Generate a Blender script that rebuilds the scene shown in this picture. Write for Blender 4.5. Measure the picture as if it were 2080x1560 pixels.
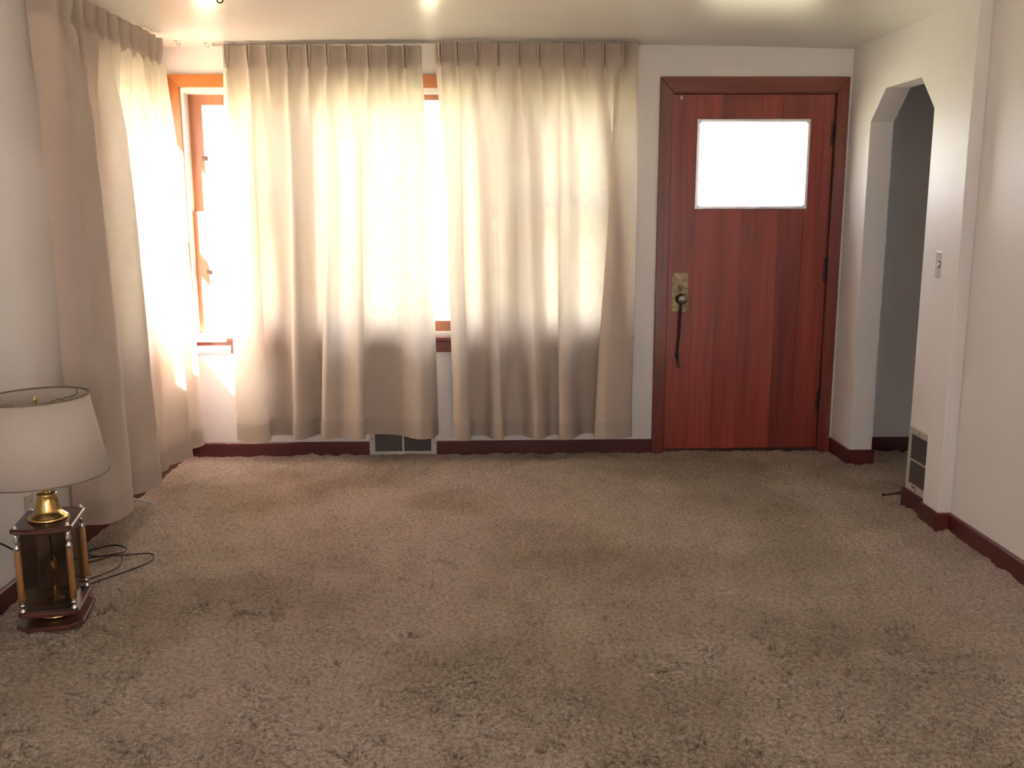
import bpy, bmesh, math, random
import numpy as np
from mathutils import Vector, Matrix

random.seed(7)
for o in list(bpy.data.objects):
    bpy.data.objects.remove(o, do_unlink=True)
scene = bpy.context.scene
COL = scene.collection

# ------------------------------------------------------------------ measures (metres)
D = 5.4745        # back wall
H = 2.2835        # ceiling at the walls
XL = -1.762       # left wall
XA = 2.0476       # wall with the archway
XR = 2.078        # near right wall
YR = -3.2         # rear wall behind the camera
T = 0.15          # outer wall thickness

# ------------------------------------------------------------------ camera
cam_data = bpy.data.cameras.new('camera')
cam = bpy.data.objects.new('camera', cam_data)
COL.objects.link(cam)
cam_data.sensor_width = 36.0
cam_data.sensor_fit = 'HORIZONTAL'
cam_data.lens = 1935.69 * 36.0 / 2080.0
cam_data.clip_start = 0.05
pitch, yaw, roll = 0.1835, 0.0267, -0.0022
fwd = Vector((math.sin(yaw) * math.cos(pitch), math.cos(yaw) * math.cos(pitch), -math.sin(pitch)))
rt0 = Vector((math.cos(yaw), -math.sin(yaw), 0))
up0 = rt0.cross(fwd)
rt = rt0 * math.cos(roll) + up0 * math.sin(roll)
up = up0 * math.cos(roll) - rt0 * math.sin(roll)
m = Matrix((rt, up, -fwd)).transposed().to_4x4()
m.translation = Vector((0, 0, 1.4272))
cam.matrix_world = m
scene.camera = cam

# ------------------------------------------------------------------ sky, sun, exposure
SKY = 6.2
SUN = 310.0
scene.view_settings.view_transform = 'Standard'
scene.view_settings.look = 'None'
scene.view_settings.gamma = 1.0
scene.view_settings.use_curve_mapping = False
scene.view_settings.exposure = 1.25
scene.cycles.max_bounces = 4
scene.cycles.diffuse_bounces = 4
scene.cycles.glossy_bounces = 2
scene.cycles.transmission_bounces = 4
scene.cycles.transparent_max_bounces = 6
scene.cycles.caustics_reflective = False
scene.cycles.caustics_refractive = False

world = bpy.data.worlds.new('hazy_sky')
scene.world = world
world.use_nodes = True
wn = world.node_tree
wn.nodes.clear()
bg = wn.nodes.new('ShaderNodeBackground')
wo = wn.nodes.new('ShaderNodeOutputWorld')
bg.inputs['Color'].default_value = (0.96, 0.98, 1.0, 1)
bg.inputs['Strength'].default_value = SKY
wn.links.new(bg.outputs[0], wo.inputs[0])

sun_data = bpy.data.lights.new('sun', 'SUN')
sun_data.energy = SUN
sun_data.angle = math.radians(1.0)
sun_data.color = (1.0, 0.95, 0.87)
sun = bpy.data.objects.new('sun', sun_data)
COL.objects.link(sun)
sun.location = (-6, -4, 6)
sun_dir = Vector((1.0, 1.5, -1.35)).normalized()
sun.rotation_euler = sun_dir.to_track_quat('-Z', 'Y').to_euler()


def portal(name, loc, direction, w, h):
    """sampling portal in a window opening: adds no light of its own"""
    l = bpy.data.lights.new(name, 'AREA')
    l.shape = 'RECTANGLE'
    l.size, l.size_y = w, h
    l.energy = 1
    l.cycles.is_portal = True
    o = bpy.data.objects.new(name, l)
    COL.objects.link(o)
    o.location = loc
    o.rotation_euler = Vector(direction).to_track_quat('-Z', 'Z').to_euler()
    return o


portal('window_portal_back', (-0.455, D + T + 0.03, 1.38), (0, -1, 0), 2.44, 1.38)
portal('window_portal_left', (XL - T - 0.03, 4.89, 1.38), (1, 0, 0), 1.06, 1.38)
portal('window_portal_door', (1.506, D + T + 0.03, 1.66), (0, -1, 0), 0.66, 0.50)
portal('fill_window_portal', (0.20, YR - T - 0.03, 1.50), (0, 1, 0), 1.64, 1.14)  # portal of the added fill-light window


# ------------------------------------------------------------------ mesh helpers
class MB:
    def __init__(self):
        self.v, self.f, self.s = [], [], []

    def add(self, verts, faces, smooth=False):
        b = len(self.v)
        self.v += [tuple(v) for v in verts]
        self.f += [tuple(b + i for i in f) for f in faces]
        self.s += [smooth] * len(faces)
        return self

    def box(self, x0, x1, y0, y1, z0, z1, M=None):
        v = [(x, y, z) for z in (z0, z1) for y in (y0, y1) for x in (x0, x1)]
        if M is not None:
            v = [M @ Vector(p) for p in v]
        return self.add(v, [(0, 2, 3, 1), (4, 5, 7, 6), (0, 1, 5, 4), (1, 3, 7, 5), (3, 2, 6, 7), (2, 0, 4, 6)])

    def prism(self, poly, axis, a, b):
        """extrude a convex 2-D polygon along axis 'x','y' or 'z' from a to b"""
        def P(p, t):
            if axis == 'x':
                return (t, p[0], p[1])
            if axis == 'y':
                return (p[0], t, p[1])
            return (p[0], p[1], t)
        n = len(poly)
        v = [P(p, a) for p in poly] + [P(p, b) for p in poly]
        f = [tuple(range(n))[::-1], tuple(range(n, 2 * n))]
        for i in range(n):
            j = (i + 1) % n
            f.append((i, j, n + j, n + i))
        return self.add(v, f)

    def lathe(self, prof, c=(0, 0, 0), n=24, cap=True, M=None):
        v, f = [], []
        for r, z in prof:
            for i in range(n):
                a = 2 * math.pi * i / n
                p = Vector((r * math.cos(a), r * math.sin(a), z))
                if M is not None:
                    p = M @ p
                v.append((c[0] + p.x, c[1] + p.y, c[2] + p.z))
        for k in range(len(prof) - 1):
            for i in range(n):
                j = (i + 1) % n
                f.append((k * n + i, k * n + j, (k + 1) * n + j, (k + 1) * n + i))
        self.add(v, f, True)
        if cap:
            k = len(prof) - 1
            b = len(self.v) - len(v)
            self.f.append(tuple(b + i for i in range(n))[::-1]); self.s.append(False)
            self.f.append(tuple(b + k * n + i for i in range(n))); self.s.append(False)
        return self

    def tube(self, pts, r, n=8, closed=False):
        pts = [Vector(p) for p in pts]
        N = len(pts)
        v, f = [], []
        prev = None
        for i, p in enumerate(pts):
            if closed:
                t = pts[(i + 1) % N] - pts[i - 1]
            else:
                t = pts[min(i + 1, N - 1)] - pts[max(i - 1, 0)]
            t.normalize()
            if prev is None:
                a = Vector((0, 0, 1)) if abs(t.z) < 0.9 else Vector((1, 0, 0))
                u = t.cross(a).normalized()
            else:
                u = (prev - t * prev.dot(t)).normalized()
            prev = u
            w = t.cross(u)
            rr = r[i] if isinstance(r, (list, tuple)) else r
            for k in range(n):
                an = 2 * math.pi * k / n
                v.append(p + (u * math.cos(an) + w * math.sin(an)) * rr)
        for i in range(N if closed else N - 1):
            for k in range(n):
                j = (k + 1) % n
                i2 = (i + 1) % N
                f.append((i * n + k, i * n + j, i2 * n + j, i2 * n + k))
        self.add(v, f, True)
        if not closed:
            b = len(self.v) - len(v)
            self.f.append(tuple(b + i for i in range(n))[::-1]); self.s.append(False)
            self.f.append(tuple(b + (N - 1) * n + i for i in range(n))); self.s.append(False)
        return self

    def mesh(self, name):
        me = bpy.data.meshes.new(name)
        me.from_pydata(self.v, [], self.f)
        me.polygons.foreach_set('use_smooth', self.s)
        me.update()
        bm = bmesh.new(); bm.from_mesh(me)
        bmesh.ops.recalc_face_normals(bm, faces=bm.faces)
        bm.to_mesh(me); bm.free()
        return me


def catmull(pts, sub, closed=False):
    pts = [np.array(p, float) for p in pts]
    n = len(pts)
    out = []
    segs = n if closed else n - 1
    for i in range(segs):
        p1, p2 = pts[i], pts[(i + 1) % n]
        p0 = pts[i - 1] if (closed or i > 0) else 2 * p1 - p2
        p3 = pts[(i + 2) % n] if (closed or i + 2 < n) else 2 * p2 - p1
        for k in range(sub):
            t = k / sub
            out.append(0.5 * ((2 * p1) + (-p0 + p2) * t + (2 * p0 - 5 * p1 + 4 * p2 - p3) * t * t + (-p0 + 3 * p1 - 3 * p2 + p3) * t ** 3))
    if not closed:
        out.append(pts[-1])
    return [tuple(p) for p in out]


def empty(name, loc=(0, 0, 0)):
    o = bpy.data.objects.new(name, None)
    o.empty_display_size = 0.05
    COL.objects.link(o)
    o.location = loc
    return o


def link(name, me, mat=None, parent=None, loc=(0, 0, 0), bevel=0.0):
    """mesh in world coordinates (plus loc); parented without moving it"""
    if mat is not None and not me.materials:
        me.materials.append(mat)
    o = bpy.data.objects.new(name, me)
    COL.objects.link(o)
    o.location = loc
    if parent is not None:
        o.parent = parent
        p, off = parent, Vector((0, 0, 0))
        while p is not None:
            off += p.location if p.matrix_parent_inverse == Matrix.Identity(4) else p.location + p.matrix_parent_inverse.translation
            p = p.parent
        o.matrix_parent_inverse = Matrix.Translation(-off)
    if bevel:
        b = o.modifiers.new('bevel', 'BEVEL')
        b.width = bevel
        b.segments = 2
        b.limit_method = 'ANGLE'
        b.angle_limit = math.radians(50)
    return o


def obj(name, mb, mat, parent=None, bevel=0.0, loc=(0, 0, 0)):
    return link(name, mb.mesh(name), mat, parent, loc, bevel)


def struct(o):
    o['kind'] = 'structure'
    return o


def tag(o, label, cat, group=None):
    o['label'] = label
    o['category'] = cat
    if group:
        o['group'] = group
    return o


# ------------------------------------------------------------------ materials
def nt(name):
    mat = bpy.data.materials.new(name)
    mat.use_nodes = True
    t = mat.node_tree
    t.nodes.clear()
    out = t.nodes.new('ShaderNodeOutputMaterial')
    return mat, t, out


def N(t, typ, **kw):
    n = t.nodes.new(typ)
    for k, v in kw.items():
        if k in n.inputs.keys() if not hasattr(n, k) else False:
            n.inputs[k].default_value = v
        elif hasattr(n, k):
            setattr(n, k, v)
        else:
            n.inputs[k].default_value = v
    return n


def ramp(t, fac, stops):
    r = t.nodes.new('ShaderNodeValToRGB')
    cr = r.color_ramp
    while len(cr.elements) < len(stops):
        cr.elements.new(0.5)
    for e, (p, c) in zip(cr.elements, stops):
        e.position = p
        e.color = (*c, 1) if len(c) == 3 else c
    t.links.new(fac, r.inputs[0])
    return r.outputs[0]


def coords(t, scale=(1, 1, 1), kind='Object', rot=(0, 0, 0)):
    tc = t.nodes.new('ShaderNodeTexCoord')
    mp = t.nodes.new('ShaderNodeMapping')
    mp.inputs['Scale'].default_value = scale
    mp.inputs['Rotation'].default_value = rot
    t.links.new(tc.outputs[kind], mp.inputs[0])
    return mp.outputs[0]


def noise(t, vec, scale, detail=3, rough=0.5, dist=0.0, dims='3D'):
    n = t.nodes.new('ShaderNodeTexNoise')
    n.noise_dimensions = dims
    n.inputs['Scale'].default_value = scale
    n.inputs['Detail'].default_value = detail
    n.inputs['Roughness'].default_value = rough
    n.inputs['Distortion'].default_value = dist
    t.links.new(vec, n.inputs['Vector'])
    return n.outputs['Fac']


def bump(t, h, strength, dist, normal=None):
    b = t.nodes.new('ShaderNodeBump')
    b.inputs['Strength'].default_value = strength
    b.inputs['Distance'].default_value = dist
    t.links.new(h, b.inputs['Height'])
    if normal is not None:
        t.links.new(normal, b.inputs['Normal'])
    return b.outputs[0]


def principled(t, out, color=None, rough=0.5, metal=0.0, spec=0.5, normal=None, coat=0.0):
    p = t.nodes.new('ShaderNodeBsdfPrincipled')
    if color is not None:
        if isinstance(color, tuple):
            p.inputs['Base Color'].default_value = (*color, 1)
        else:
            t.links.new(color, p.inputs['Base Color'])
    if isinstance(rough, (int, float)):
        p.inputs['Roughness'].default_value = rough
    else:
        t.links.new(rough, p.inputs['Roughness'])
    p.inputs['Metallic'].default_value = metal
    p.inputs['Specular IOR Level'].default_value = spec
    p.inputs['Coat Weight'].default_value = coat
    p.inputs['Coat Roughness'].default_value = 0.15
    if normal is not None:
        t.links.new(normal, p.inputs['Normal'])
    t.links.new(p.outputs[0], out.inputs[0])
    return p


def mat_paint(name, c, rough=0.5, bumpd=0.0006, scale=90, wave=0.0, spec=0.4):
    mat, t, out = nt(name)
    v = coords(t)
    n1 = noise(t, v, scale, 0, 0.6)
    n2 = noise(t, v, 1.7, 0, 0.55)
    col = ramp(t, n2, [(0.3, tuple(x * 0.965 for x in c)), (0.7, c)])
    nb = bump(t, n1, 0.35, bumpd)
    if wave:
        n3 = noise(t, v, 2.2, 1, 0.5)
        nb = bump(t, n3, 1.0, wave, nb)
    principled(t, out, col, rough, 0, spec, nb)
    return mat


def mat_wood(name, c0, c1, c2, axis='z', rough=0.3, coat=0.35, scale=1.0, vary=0.0):
    """varnished wood, grain along axis; vary = tint difference from piece to piece"""
    mat, t, out = nt(name)
    s = {'x': (1.2, 22, 22), 'y': (22, 1.2, 22), 'z': (22, 22, 1.2)}[axis]
    v = coords(t, tuple(k * scale for k in s))
    oi = t.nodes.new('ShaderNodeObjectInfo')
    ad = t.nodes.new('ShaderNodeVectorMath'); ad.operation = 'ADD'
    mul = t.nodes.new('ShaderNodeVectorMath'); mul.operation = 'SCALE'
    mul.inputs[0].default_value = (13.0, 7.0, 19.0)
    t.links.new(oi.outputs['Random'], mul.inputs['Scale'])
    t.links.new(v, ad.inputs[0]); t.links.new(mul.outputs[0], ad.inputs[1])
    v = ad.outputs[0]
    n1 = noise(t, v, 1.0, 3.5, 0.62, 0.6)
    n2 = noise(t, v, 0.16, 1.5, 0.5)
    mx = t.nodes.new('ShaderNodeMix'); mx.data_type = 'FLOAT'
    mx.inputs[0].default_value = 0.5
    t.links.new(n1, mx.inputs[2]); t.links.new(n2, mx.inputs[3])
    col = ramp(t, mx.outputs[0], [(0.32, c0), (0.5, c1), (0.68, c2)])
    if vary:
        hs = t.nodes.new('ShaderNodeHueSaturation')
        mr = t.nodes.new('ShaderNodeMapRange')
        mr.inputs['To Min'].default_value = 1 - vary
        mr.inputs['To Max'].default_value = 1 + vary
        t.links.new(oi.outputs['Random'], mr.inputs['Value'])
        t.links.new(mr.outputs[0], hs.inputs['Value'])
        t.links.new(col, hs.inputs['Color'])
        col = hs.outputs[0]
    nb = bump(t, n1, 0.25, 0.0006)
    principled(t, out, col, rough, 0, 0.5, nb, coat)
    return mat


def mat_metal(name, c, rough=0.25, tarnish=0.3):
    mat, t, out = nt(name)
    v = coords(t)
    n = noise(t, v, 40, 4, 0.6)
    col = ramp(t, n, [(0.35, tuple(x * (1 - tarnish) for x in c)), (0.65, c)])
    rr = ramp(t, n, [(0.3, (rough * 1.5,) * 3), (0.7, (rough,) * 3)])
    principled(t, out, col, rr, 1.0)
    return mat


def mat_plain(name, c, rough=0.5, spec=0.4):
    mat, t, out = nt(name)
    v = coords(t)
    n = noise(t, v, 60, 3, 0.6)
    col = ramp(t, n, [(0.3, tuple(x * 0.85 for x in c)), (0.7, c)])
    principled(t, out, col, rough, 0, spec)
    return mat


def mat_glass(name, tint=(0.97, 0.965, 0.965), refl=0.06):
    mat, t, out = nt(name)
    tr = t.nodes.new('ShaderNodeBsdfTransparent')
    tr.inputs[0].default_value = (*tint, 1)
    gl = t.nodes.new('ShaderNodeBsdfGlossy')
    gl.inputs['Roughness'].default_value = 0.03
    fr = t.nodes.new('ShaderNodeLayerWeight')
    fr.inputs['Blend'].default_value = 0.25
    mu = t.nodes.new('ShaderNodeMath'); mu.operation = 'MULTIPLY_ADD'
    mu.inputs[1].default_value = 0.5; mu.inputs[2].default_value = refl
    t.links.new(fr.outputs['Fresnel'], mu.inputs[0])
    mi = t.nodes.new('ShaderNodeMixShader')
    t.links.new(mu.outputs[0], mi.inputs[0])
    t.links.new(tr.outputs[0], mi.inputs[1]); t.links.new(gl.outputs[0], mi.inputs[2])
    t.links.new(mi.outputs[0], out.inputs[0])
    return mat


def mat_drape(name, k=1.0):
    """cream jacquard: scrolled motif in the weave, lets daylight through"""
    mat, t, out = nt(name)
    uv = coords(t, (1, 1, 1), 'UV')
    # scrolling paisley motif: rings round jittered cells, domain-warped
    wn_ = t.nodes.new('ShaderNodeTexNoise')
    wn_.noise_dimensions = '2D'
    wn_.inputs['Scale'].default_value = 13
    wn_.inputs['Detail'].default_value = 0
    t.links.new(uv, wn_.inputs['Vector'])
    sc = t.nodes.new('ShaderNodeVectorMath'); sc.operation = 'MULTIPLY_ADD'
    sc.inputs[1].default_value = (0.055, 0.055, 0.0)
    t.links.new(wn_.outputs['Color'], sc.inputs[0]); t.links.new(uv, sc.inputs[2])
    vo = t.nodes.new('ShaderNodeTexVoronoi')
    vo.voronoi_dimensions = '2D'
    vo.inputs['Scale'].default_value = 17.0
    vo.inputs['Randomness'].default_value = 0.8
    t.links.new(sc.outputs[0], vo.inputs['Vector'])
    mu = t.nodes.new('ShaderNodeMath'); mu.operation = 'MULTIPLY'; mu.inputs[1].default_value = 27.0
    t.links.new(vo.outputs['Distance'], mu.inputs[0])
    sn = t.nodes.new('ShaderNodeMath'); sn.operation = 'SINE'
    t.links.new(mu.outputs[0], sn.inputs[0])
    motif = ramp(t, sn.outputs[0], [(0.45, (0, 0, 0)), (0.80, (1, 1, 1))])
    fine = noise(t, uv, 140, 0, 0.6, 0, '2D')
    gate = ramp(t, noise(t, uv, 24, 0, 0.5, 0, '2D'), [(0.42, (0, 0, 0)), (0.55, (1, 1, 1))])
    mm = t.nodes.new('ShaderNodeMix'); mm.data_type = 'RGBA'; mm.blend_type = 'MULTIPLY'
    mm.inputs[0].default_value = 1.0
    t.links.new(motif, mm.inputs[6]); t.links.new(gate, mm.inputs[7])
    motif = mm.outputs[2]
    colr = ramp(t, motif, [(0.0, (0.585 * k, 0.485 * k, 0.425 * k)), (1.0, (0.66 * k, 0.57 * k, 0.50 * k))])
    colt = ramp(t, motif, [(0.0, (0.76, 0.695, 0.59)), (1.0, (0.50, 0.44, 0.345))])
    hb = t.nodes.new('ShaderNodeMix'); hb.data_type = 'FLOAT'; hb.inputs[0].default_value = 0.35
    t.links.new(motif, hb.inputs[2]); t.links.new(fine, hb.inputs[3])
    nb = bump(t, hb.outputs[0], 0.5, 0.0012)
    di = t.nodes.new('ShaderNodeBsdfPrincipled')
    t.links.new(colr, di.inputs['Base Color'])
    rr = ramp(t, motif, [(0.0, (0.75,) * 3), (1.0, (0.42,) * 3)])
    t.links.new(rr, di.inputs['Roughness'])
    di.inputs['Specular IOR Level'].default_value = 0.35
    di.inputs['Sheen Weight'].default_value = 0.15
    t.links.new(nb, di.inputs['Normal'])
    tl = t.nodes.new('ShaderNodeBsdfTranslucent')
    t.links.new(colt, tl.inputs[0])
    mi = t.nodes.new('ShaderNodeMixShader')
    mi.inputs[0].default_value = 0.24
    t.links.new(di.outputs[0], mi.inputs[1]); t.links.new(tl.outputs[0], mi.inputs[2])
    t.links.new(mi.outputs[0], out.inputs[0])
    return mat


def mat_shade(name):
    mat, t, out = nt(name)
    v = coords(t)
    n = noise(t, v, 220, 2, 0.6)
    col = ramp(t, n, [(0.3, (0.73, 0.655, 0.59)), (0.7, (0.79, 0.715, 0.65))])
    nb = bump(t, n, 0.3, 0.0005)
    d = t.nodes.new('ShaderNodeBsdfDiffuse')
    t.links.new(col, d.inputs[0]); t.links.new(nb, d.inputs['Normal'])
    tl = t.nodes.new('ShaderNodeBsdfTranslucent')
    t.links.new(col, tl.inputs[0])
    mi = t.nodes.new('ShaderNodeMixShader'); mi.inputs[0].default_value = 0.22
    t.links.new(d.outputs[0], mi.inputs[1]); t.links.new(tl.outputs[0], mi.inputs[2])
    t.links.new(mi.outputs[0], out.inputs[0])
    return mat


def mat_carpet(name):
    mat, t, out = nt(name)
    v = coords(t)
    tuft = t.nodes.new('ShaderNodeTexVoronoi')
    tuft.voronoi_dimensions = '2D'
    tuft.inputs['Scale'].default_value = 165
    t.links.new(v, tuft.inputs['Vector'])
    n1 = noise(t, v, 62, 1.5, 0.7, 0, '2D')
    n2 = noise(t, v, 1.3, 2, 0.6, 0, '2D')
    n3 = noise(t, v, 0.55, 0, 0.5, 0, '2D')
    base = ramp(t, n1, [(0.30, (0.36, 0.275, 0.225)), (0.52, (0.50, 0.40, 0.34)), (0.72, (0.61, 0.50, 0.435))])  # pile colour, with the shading of the tufts put in as noise
    # trodden-in soil, its own blotches
    soil = ramp(t, n2, [(0.34, (0.70, 0.665, 0.60)), (0.58, (1, 1, 1))])
    hue = ramp(t, n3, [(0.38, (0.985, 0.99, 0.93)), (0.62, (1.0, 0.965, 0.975))])
    m1 = t.nodes.new('ShaderNodeMix'); m1.data_type = 'RGBA'; m1.blend_type = 'MULTIPLY'; m1.inputs[0].default_value = 1
    m2 = t.nodes.new('ShaderNodeMix'); m2.data_type = 'RGBA'; m2.blend_type = 'MULTIPLY'; m2.inputs[0].default_value = 1
    t.links.new(base, m1.inputs[6]); t.links.new(soil, m1.inputs[7])
    t.links.new(m1.outputs[2], m2.inputs[6]); t.links.new(hue, m2.inputs[7])
    hh = t.nodes.new('ShaderNodeMath'); hh.operation = 'MULTIPLY_ADD'; hh.inputs[1].default_value = -0.9
    t.links.new(tuft.outputs['Distance'], hh.inputs[0]); t.links.new(n1, hh.inputs[2])
    nb = bump(t, hh.outputs[0], 1.0, 0.0075)
    p = principled(t, out, m2.outputs[2], 0.95, 0, 0.1, nb)
    p.inputs['Sheen Weight'].default_value = 0.2
    p.inputs['Sheen Roughness'].default_value = 0.6
    return mat


M_WALL = mat_paint('wall_paint', (0.80, 0.775, 0.78), 0.45, 0.0008, 110, 0.0)
M_CEIL = mat_paint('ceiling_gloss_paint', (0.80, 0.765, 0.73), 0.24, 0.0003, 60, 0.004, 0.5)
M_CARPET = mat_carpet('sculpted_carpet')
M_BASE = mat_wood('mahogany_baseboard', (0.042, 0.007, 0.008), (0.08, 0.013, 0.013), (0.125, 0.023, 0.018), 'x', 0.35, 0.3)
M_BASEY = mat_wood('mahogany_baseboard_side', (0.042, 0.007, 0.008), (0.08, 0.013, 0.013), (0.125, 0.023, 0.018), 'y', 0.35, 0.3)
M_CASE = mat_wood('mahogany_casing', (0.10, 0.016, 0.012), (0.17, 0.032, 0.02), (0.24, 0.055, 0.03), 'z', 0.33, 0.3)
M_CASEX = mat_wood('mahogany_head_casing', (0.10, 0.016, 0.012), (0.17, 0.032, 0.02), (0.24, 0.055, 0.03), 'x', 0.33, 0.3)
M_DOOR = mat_wood('red_door_veneer', (0.16, 0.020, 0.016), (0.27, 0.040, 0.027), (0.37, 0.075, 0.042), 'z', 0.36, 0.25, 1.0, 0.16)
M_FIR = mat_wood('amber_fir', (0.34, 0.10, 0.022), (0.48, 0.17, 0.04), (0.60, 0.26, 0.07), 'z', 0.35, 0.3)
M_FIRX = mat_wood('amber_fir_across', (0.34, 0.10, 0.022), (0.48, 0.17, 0.04), (0.60, 0.26, 0.07), 'x', 0.35, 0.3)
M_FIRY = mat_wood('amber_fir_side', (0.34, 0.10, 0.022), (0.48, 0.17, 0.04), (0.60, 0.26, 0.07), 'y', 0.35, 0.3)
M_SASH = mat_wood('brown_sash', (0.24, 0.085, 0.038), (0.33, 0.125, 0.055), (0.42, 0.18, 0.085), 'z', 0.4, 0.2)
M_WHITE = mat_plain('white_enamel', (0.78, 0.77, 0.75), 0.35)
M_STEEL = mat_plain('cream_register_enamel', (0.60, 0.565, 0.53), 0.45)
M_GREYV = mat_plain('greyed_register_enamel', (0.46, 0.42, 0.37), 0.45)
M_DARKV = mat_plain('dark_louvre', (0.07, 0.055, 0.055), 0.55)
M_BLACK = mat_plain('duct_black', (0.012, 0.01, 0.01), 0.8)
M_CORDB = mat_plain('brown_black_cord', (0.03, 0.02, 0.017), 0.45)
M_CORDW = mat_plain('white_plastic', (0.75, 0.71, 0.67), 0.4)
M_ALU = mat_metal('aluminium_lite_frame', (0.80, 0.80, 0.82), 0.3, 0.15)
M_BRASS = mat_metal('polished_brass', (0.80, 0.56, 0.22), 0.16, 0.2)
M_PEWTER = mat_metal('worn_nickel', (0.50, 0.46, 0.40), 0.2, 0.5)
M_OLDBR = mat_metal('tarnished_brass', (0.34, 0.26, 0.16), 0.4, 0.45)
M_HINGE = mat_metal('dark_bronze', (0.12, 0.075, 0.06), 0.42, 0.35)
M_CHROME = mat_metal('chrome', (0.82, 0.80, 0.78), 0.12, 0.1)
M_ROD = mat_plain('rod_enamel', (0.40, 0.37, 0.33), 0.4)
M_DRAPE = mat_drape('cream_jacquard')
M_HEM = mat_drape('cream_jacquard_hem_shaded', 0.88)  # shade of the doubled cloth put into a darker hem colour
M_SHADE = mat_shade('shade_cloth')
M_TRIMB = mat_plain('shade_braid', (0.24, 0.19, 0.14), 0.7)
M_WALNUT = mat_wood('walnut_plate', (0.055, 0.018, 0.014), (0.095, 0.032, 0.024), (0.14, 0.052, 0.036), 'x', 0.3, 0.4)
M_OAKCOL = mat_wood('honey_column', (0.20, 0.085, 0.03), (0.29, 0.135, 0.05), (0.37, 0.19, 0.075), 'z', 0.3, 0.4)
M_GLASS = mat_glass('window_glass')
M_SMOKE = mat_glass('smoked_glass', (0.62, 0.55, 0.48), 0.08)
M_LEATHER = mat_plain('dark_leather', (0.035, 0.016, 0.014), 0.6)
M_BULB = mat_plain('frosted_bulb', (0.7, 0.69, 0.66), 0.3)
M_CREAMP = mat_plain('ivory_plate', (0.62, 0.57, 0.47), 0.35)
M_SWITCH = mat_plain('grey_ivory_switch_plate', (0.60, 0.585, 0.56), 0.35)


def mat_lawn():
    mat, t, out = nt('lawn')
    v = coords(t)
    col = ramp(t, noise(t, v, 3, 5, 0.6), [(0.3, (0.085, 0.088, 0.06)), (0.7, (0.14, 0.138, 0.10))])
    principled(t, out, col, 0.9, 0, 0.1)
    return mat


M_LAWN = mat_lawn()

# ================================================================== SETTING
# ------------------------------------------------------------------ ground outside
g = MB()
for (x0, x1, y0, y1) in ((-40, 40, D + T, 45), (-40, 40, -40, YR - T), (-40, XL - T, YR - T, D + T), (XR + T, 40, YR - T, 3.0), (3.4, 40, 3.0, D + T)):
    g.add([(x0, y0, -0.55), (x1, y0, -0.55), (x1, y1, -0.55), (x0, y1, -0.55)], [(0, 1, 2, 3)])
lawn = struct(obj('ground', g, M_LAWN))
lawn['label'] = 'sunlit lawn outside the house'

# ------------------------------------------------------------------ carpet floor
def band_noise(nx, ny, step, wl, bw=0.35, seed=0, ax=1.0):
    """smooth band-passed noise, wavelength wl metres"""
    r = np.random.default_rng(seed)
    w = r.standard_normal((ny, nx))
    fx = np.fft.fftfreq(nx, step)[None, :]
    fy = np.fft.fftfreq(ny, step)[:, None]
    f = np.sqrt((fx * ax) ** 2 + fy ** 2)
    f0 = 1.0 / wl
    g_ = np.exp(-((f - f0) / (bw * f0)) ** 2)
    o = np.real(np.fft.ifft2(np.fft.fft2(w) * g_))
    return o / o.std()


def build_carpet():
    st = 0.0072
    x0, x1, y0, y1 = XL - 0.005, 2.62, 1.15, D + 0.005
    nx = int((x1 - x0) / st) + 1
    ny = int((y1 - y0) / st) + 1
    xs = np.linspace(x0, x1, nx)
    ys = np.linspace(y0, y1, ny)
    a = band_noise(nx, ny, st, 0.11, 0.5, 1)
    b = band_noise(nx, ny, st, 0.075, 0.5, 2, 0.7)
    c = band_noise(nx, ny, st, 0.5, 0.5, 3)
    e = band_noise(nx, ny, st, 0.024, 0.4, 4)
    f = band_noise(nx, ny, st, 0.35, 0.6, 5)
    b2 = band_noise(nx, ny, st, 0.085, 0.45, 12, 0.8)
    g1 = band_noise(nx, ny, st, 0.15, 0.5, 6)
    g2 = band_noise(nx, ny, st, 0.13, 0.5, 7)
    crev = (np.exp(-(b / 0.26) ** 2) * np.clip((g1 - 0.55) * 1.6, 0, 1) * np.clip(f + 0.9, 0, 1)
            + np.exp(-(b2 / 0.24) ** 2) * np.clip((g2 - 0.75) * 1.6, 0, 1))
    z = 0.0028 * a + 0.0022 * c + 0.0014 * e - 0.016 * crev
    z = z - z.max() * 0.3
    X, Y = np.meshgrid(xs, ys)
    co = np.stack([X, Y, z], -1).reshape(-1, 3).astype(np.float32)
    idx = np.arange(nx * ny).reshape(ny, nx)
    q = np.stack([idx[:-1, :-1], idx[:-1, 1:], idx[1:, 1:], idx[1:, :-1]], -1).reshape(-1, 4)
    # flat sheet under the rest of the room
    ex = np.array([(XL - .005, YR - .005, -.002), (XR + .01, YR - .005, -.002), (XR + .01, y0, -.002), (XL - .005, y0, -.002),
                   (x1, y0, -.002), (3.3, y0, -.002), (3.3, y1, -.002), (x1, y1, -.002)], np.float32)
    nb = len(co)
    co = np.vstack([co, ex])
    q = np.vstack([q, [[nb, nb + 1, nb + 2, nb + 3], [nb + 4, nb + 5, nb + 6, nb + 7]]])
    me = bpy.data.meshes.new('floor')
    me.vertices.add(len(co)); me.vertices.foreach_set('co', co.ravel())
    me.loops.add(len(q) * 4); me.loops.foreach_set('vertex_index', q.ravel().astype(np.int32))
    me.polygons.add(len(q))
    me.polygons.foreach_set('loop_start', (np.arange(len(q)) * 4).astype(np.int32))
    me.polygons.foreach_set('use_smooth', np.ones(len(q), bool))
    me.update(calc_edges=True)
    me.validate()
    o = struct(link('floor', me, M_CARPET))
    o['label'] = 'worn beige sculpted pile carpet covering the whole room floor'
    return o


build_carpet()

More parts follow.
